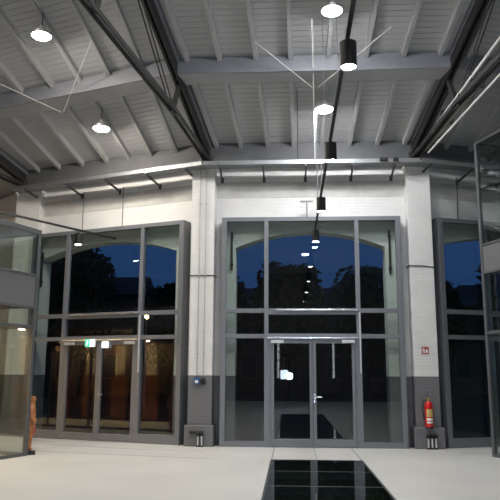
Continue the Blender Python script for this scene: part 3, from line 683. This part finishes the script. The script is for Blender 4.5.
def extraR(g):
    MB().box(3.0, 3.1, -7, -0.5, 0, 6.1).build('room_wall', mat('grey_room_wall', (0.30, 0.32, 0.31), 0.8, var=.1, vscale=2), g)
office(1, -1.90, -1.51, 4.6, 7.5, (6.30, 4.08, 3.52, 2.34), 'tall grey framed glass office at the right edge', 1.08, 'glass_office', extraR)

# ------------------------------------------------------------------ carved wooden figure at the left office corner
def figure():
    me = bpy.data.meshes.new('figure')
    J = [(0, 0, .60, .085), (0, 0, .74, .095), (0, 0, .88, .06), (0.01, -.01, .95, .045), (0.015, -.02, 1.02, .075), (0.01, -.02, 1.09, .05),
         (-.055, 0, .52, .07), (-.06, -.01, .30, .05), (-.06, 0, .10, .04), (-.06, -.05, .075, .035),
         (.055, 0, .52, .07), (.06, -.01, .30, .05), (.06, 0, .10, .04), (.06, -.05, .075, .035),
         (-.12, 0, .84, .045), (-.17, -.02, .68, .038), (-.12, -.10, .58, .03),
         (.12, 0, .84, .045), (.18, -.02, .69, .038), (.13, -.10, .60, .03)]
    E = [(0, 1), (1, 2), (2, 3), (3, 4), (4, 5), (0, 6), (6, 7), (7, 8), (8, 9), (0, 10), (10, 11), (11, 12), (12, 13), (2, 14), (14, 15), (15, 16), (2, 17), (17, 18), (18, 19)]
    me.from_pydata([j[:3] for j in J], E, [])
    o = bpy.data.objects.new('carved_body', me); COL.objects.link(o)
    md = o.modifiers.new('skin', 'SKIN'); o.modifiers.new('sub', 'SUBSURF').levels = 2; o.modifiers['sub'].render_levels = 2
    if not me.skin_vertices: me.skin_vertices.new()
    for i, j in enumerate(J): me.skin_vertices[0].data[i].radius = (j[3], j[3]); me.skin_vertices[0].data[i].use_root = (i == 0)
    me.materials.append(M['carved']); return o
pf = bay(-1, 0.05, -2.68)
t = empty('carved_figure', 'small orange brown carved figure on a black base beside the left office corner', 'sculpture', pf, math.radians(111))
o = figure(); o.parent = t
MB().box(-0.14, 0.14, -0.12, 0.10, 0, 0.06).build('base', 'black', t, 0.008)
MB().lathe([(0.10, 0.36), (0.115, 0.42), (0.10, 0.52), (0.09, 0.62)], 14).build('carved_skirt', 'carvedred', t, smooth=True)

# ------------------------------------------------------------------ flash light on a stand behind the viewer (mirrored in the door)
t = empty('light_stand', 'bright flash head and white light panel on a stand, mirrored in the middle door', 'light stand', (-0.03, -0.55, 0))
MB().tube([(0, 0, 0.4), (0, 0, 1.42)], 0.014, 8).build('pole', 'black', t)
for k in range(3):
    a = math.radians(90 + 120 * k); MB().tube([(0, 0, 0.6), (0.35 * math.cos(a), 0.35 * math.sin(a), 0.01)], 0.01, 8).build('leg', 'black', t)
MB().box(-0.06, 0.06, -0.05, 0.05, 1.40, 1.55).build('flash_head', 'black', t, 0.008)
MB().tube([(0, 0.052, 1.475), (0, 0.056, 1.475)], 0.14, 20).build('flash_bulb', 'flash', t)
MB().box(-0.42, -0.08, -0.04, -0.02, 1.33, 1.74).build('panel_case', 'black', t)
MB().box(-0.41, -0.09, -0.02, -0.016, 1.34, 1.73).build('light_panel', 'softbox', t)

# ------------------------------------------------------------------ outside: courtyard, sheds, trees, street lamp
o = MB().box(-90, 90, 14.9, 150, -0.12, -0.02).build('courtyard', 'asphalt'); tag(o, 'dark asphalt courtyard beyond the glazing', 'courtyard', kind='structure')
def shed(x, y, wd, dp, h, label):
    t = empty('shed_building', label, 'building', (x, y, 0))
    MB().box(-wd / 2, wd / 2, 0, dp, -0.02, h).build('walls', 'facade', t)
    b = MB(); x0, x1 = -wd / 2 - .4, wd / 2 + .4
    b.v = [(x0, -.5, h), (x0, dp + .5, h), (x0, dp / 2, h + 2.2), (x1, -.5, h), (x1, dp + .5, h), (x1, dp / 2, h + 2.2)]
    b.f = [[0, 1, 2], [3, 5, 4], [0, 2, 5, 3], [1, 4, 5, 2], [0, 3, 4, 1]]
    b.build('roof', 'rooftile', t)
    n = int(wd / 3.5)
    for k in range(n):
        xx = -wd / 2 + (k + .5) * wd / n
        f = MB().box(xx - 0.7, xx + 0.7, -0.06, 0.02, 1.2, 3.2).build('window', 'frame_dark', t)
        MB().box(xx - 0.6, xx + 0.6, -0.07, -0.06, 1.3, 3.1).build('pane', 'black', f)
shed(1.9, 58, 29, 9, 7.4, 'dark brick shed across the courtyard, straight ahead')
shed(-26, 54.5, 26, 9, 8.0, 'dark brick shed across the courtyard, at the left')
shed(29.5, 60, 26, 9, 7.9, 'dark brick shed across the courtyard, at the right')
random.seed(11)
def tree(x, y, h, rr, label):
    t = empty('tree', label, 'tree', (x, y, -0.02), random.random() * 6, 'trees across the courtyard')
    MB().tube([(0, 0, 0), (0.05, 0.02, h * 0.3), (0, 0.1, h * 0.6), (0.1, 0, h * 0.85)], [0.2, 0.16, 0.11, 0.03], 8).build('trunk', 'bark', t)
    b = MB()
    for k in range(3800):
        while True:
            p = Vector((random.uniform(-1, 1), random.uniform(-1, 1), random.uniform(-1, 1)))
            if 0.25 < p.length < 1 + 0.25 * noise.noise(p * 2.5 + Vector((x, y, 0))): break
        c = Vector((p.x * rr, p.y * rr, h * 0.62 + p.z * h * 0.38)); sz = random.uniform(0.2, 0.42)
        u = Vector((random.gauss(0, 1), random.gauss(0, 1), random.gauss(0, 1))).normalized(); v = u.orthogonal().normalized()
        i = len(b.v); b.v += [tuple(c - u * sz), tuple(c + v * sz * .5), tuple(c + u * sz), tuple(c - v * sz * .5)]; b.f.append([i, i + 1, i + 2, i + 3])
    o = b.build('foliage', 'leaf', t); o['kind'] = 'stuff'
for x, y, h, rr, lb in ((-9, 49.5, 8.2, 2.6, 'dark tree left of the middle sky opening'), (-5, 44.5, 8.6, 2.4, 'tall dark tree seen through the middle screen, left'), (0, 49.5, 9.9, 2.7, 'tallest dark tree straight beyond the middle doors'), (5, 44.5, 8.7, 2.5, 'tall dark tree seen through the middle screen, right'), (10, 49.5, 8.9, 2.6, 'dark tree right of the middle sky opening'), (15, 44.5, 10.8, 2.5, 'dark tree seen through the right screen'), (20, 50, 12.2, 2.8, 'farther dark tree at the right'), (-14, 44, 10.2, 2.4, 'dark tree seen through the left screen, right pane'), (-18.5, 49, 13.0, 3.0, 'tall dark tree seen through the left screen, middle pane'), (-23.5, 44, 12.5, 3.0, 'tall dark tree seen through the left screen, left pane')):
    tree(x, y, h, rr, lb)
t = empty('street_lamp', 'glowing orange street lamp seen through the left screen', 'street lamp', bay(-1, -6.68, 12, -0.02), rz(-1))
MB().tube([(0, 0, 0), (0, 0, 3.95)], [0.05, 0.03], 10).build('pole', 'frame', t)
MB().lathe([(0.02, 4.17), (0.11, 4.15), (0.12, 4.12), (0.03, 4.11)], 12).build('hood', 'steel', t)
MB().lathe([(0.03, 3.95), (0.08, 4.01), (0.08, 4.09), (0.03, 4.11)], 12).build('lantern', 'sodium', t, smooth=True)
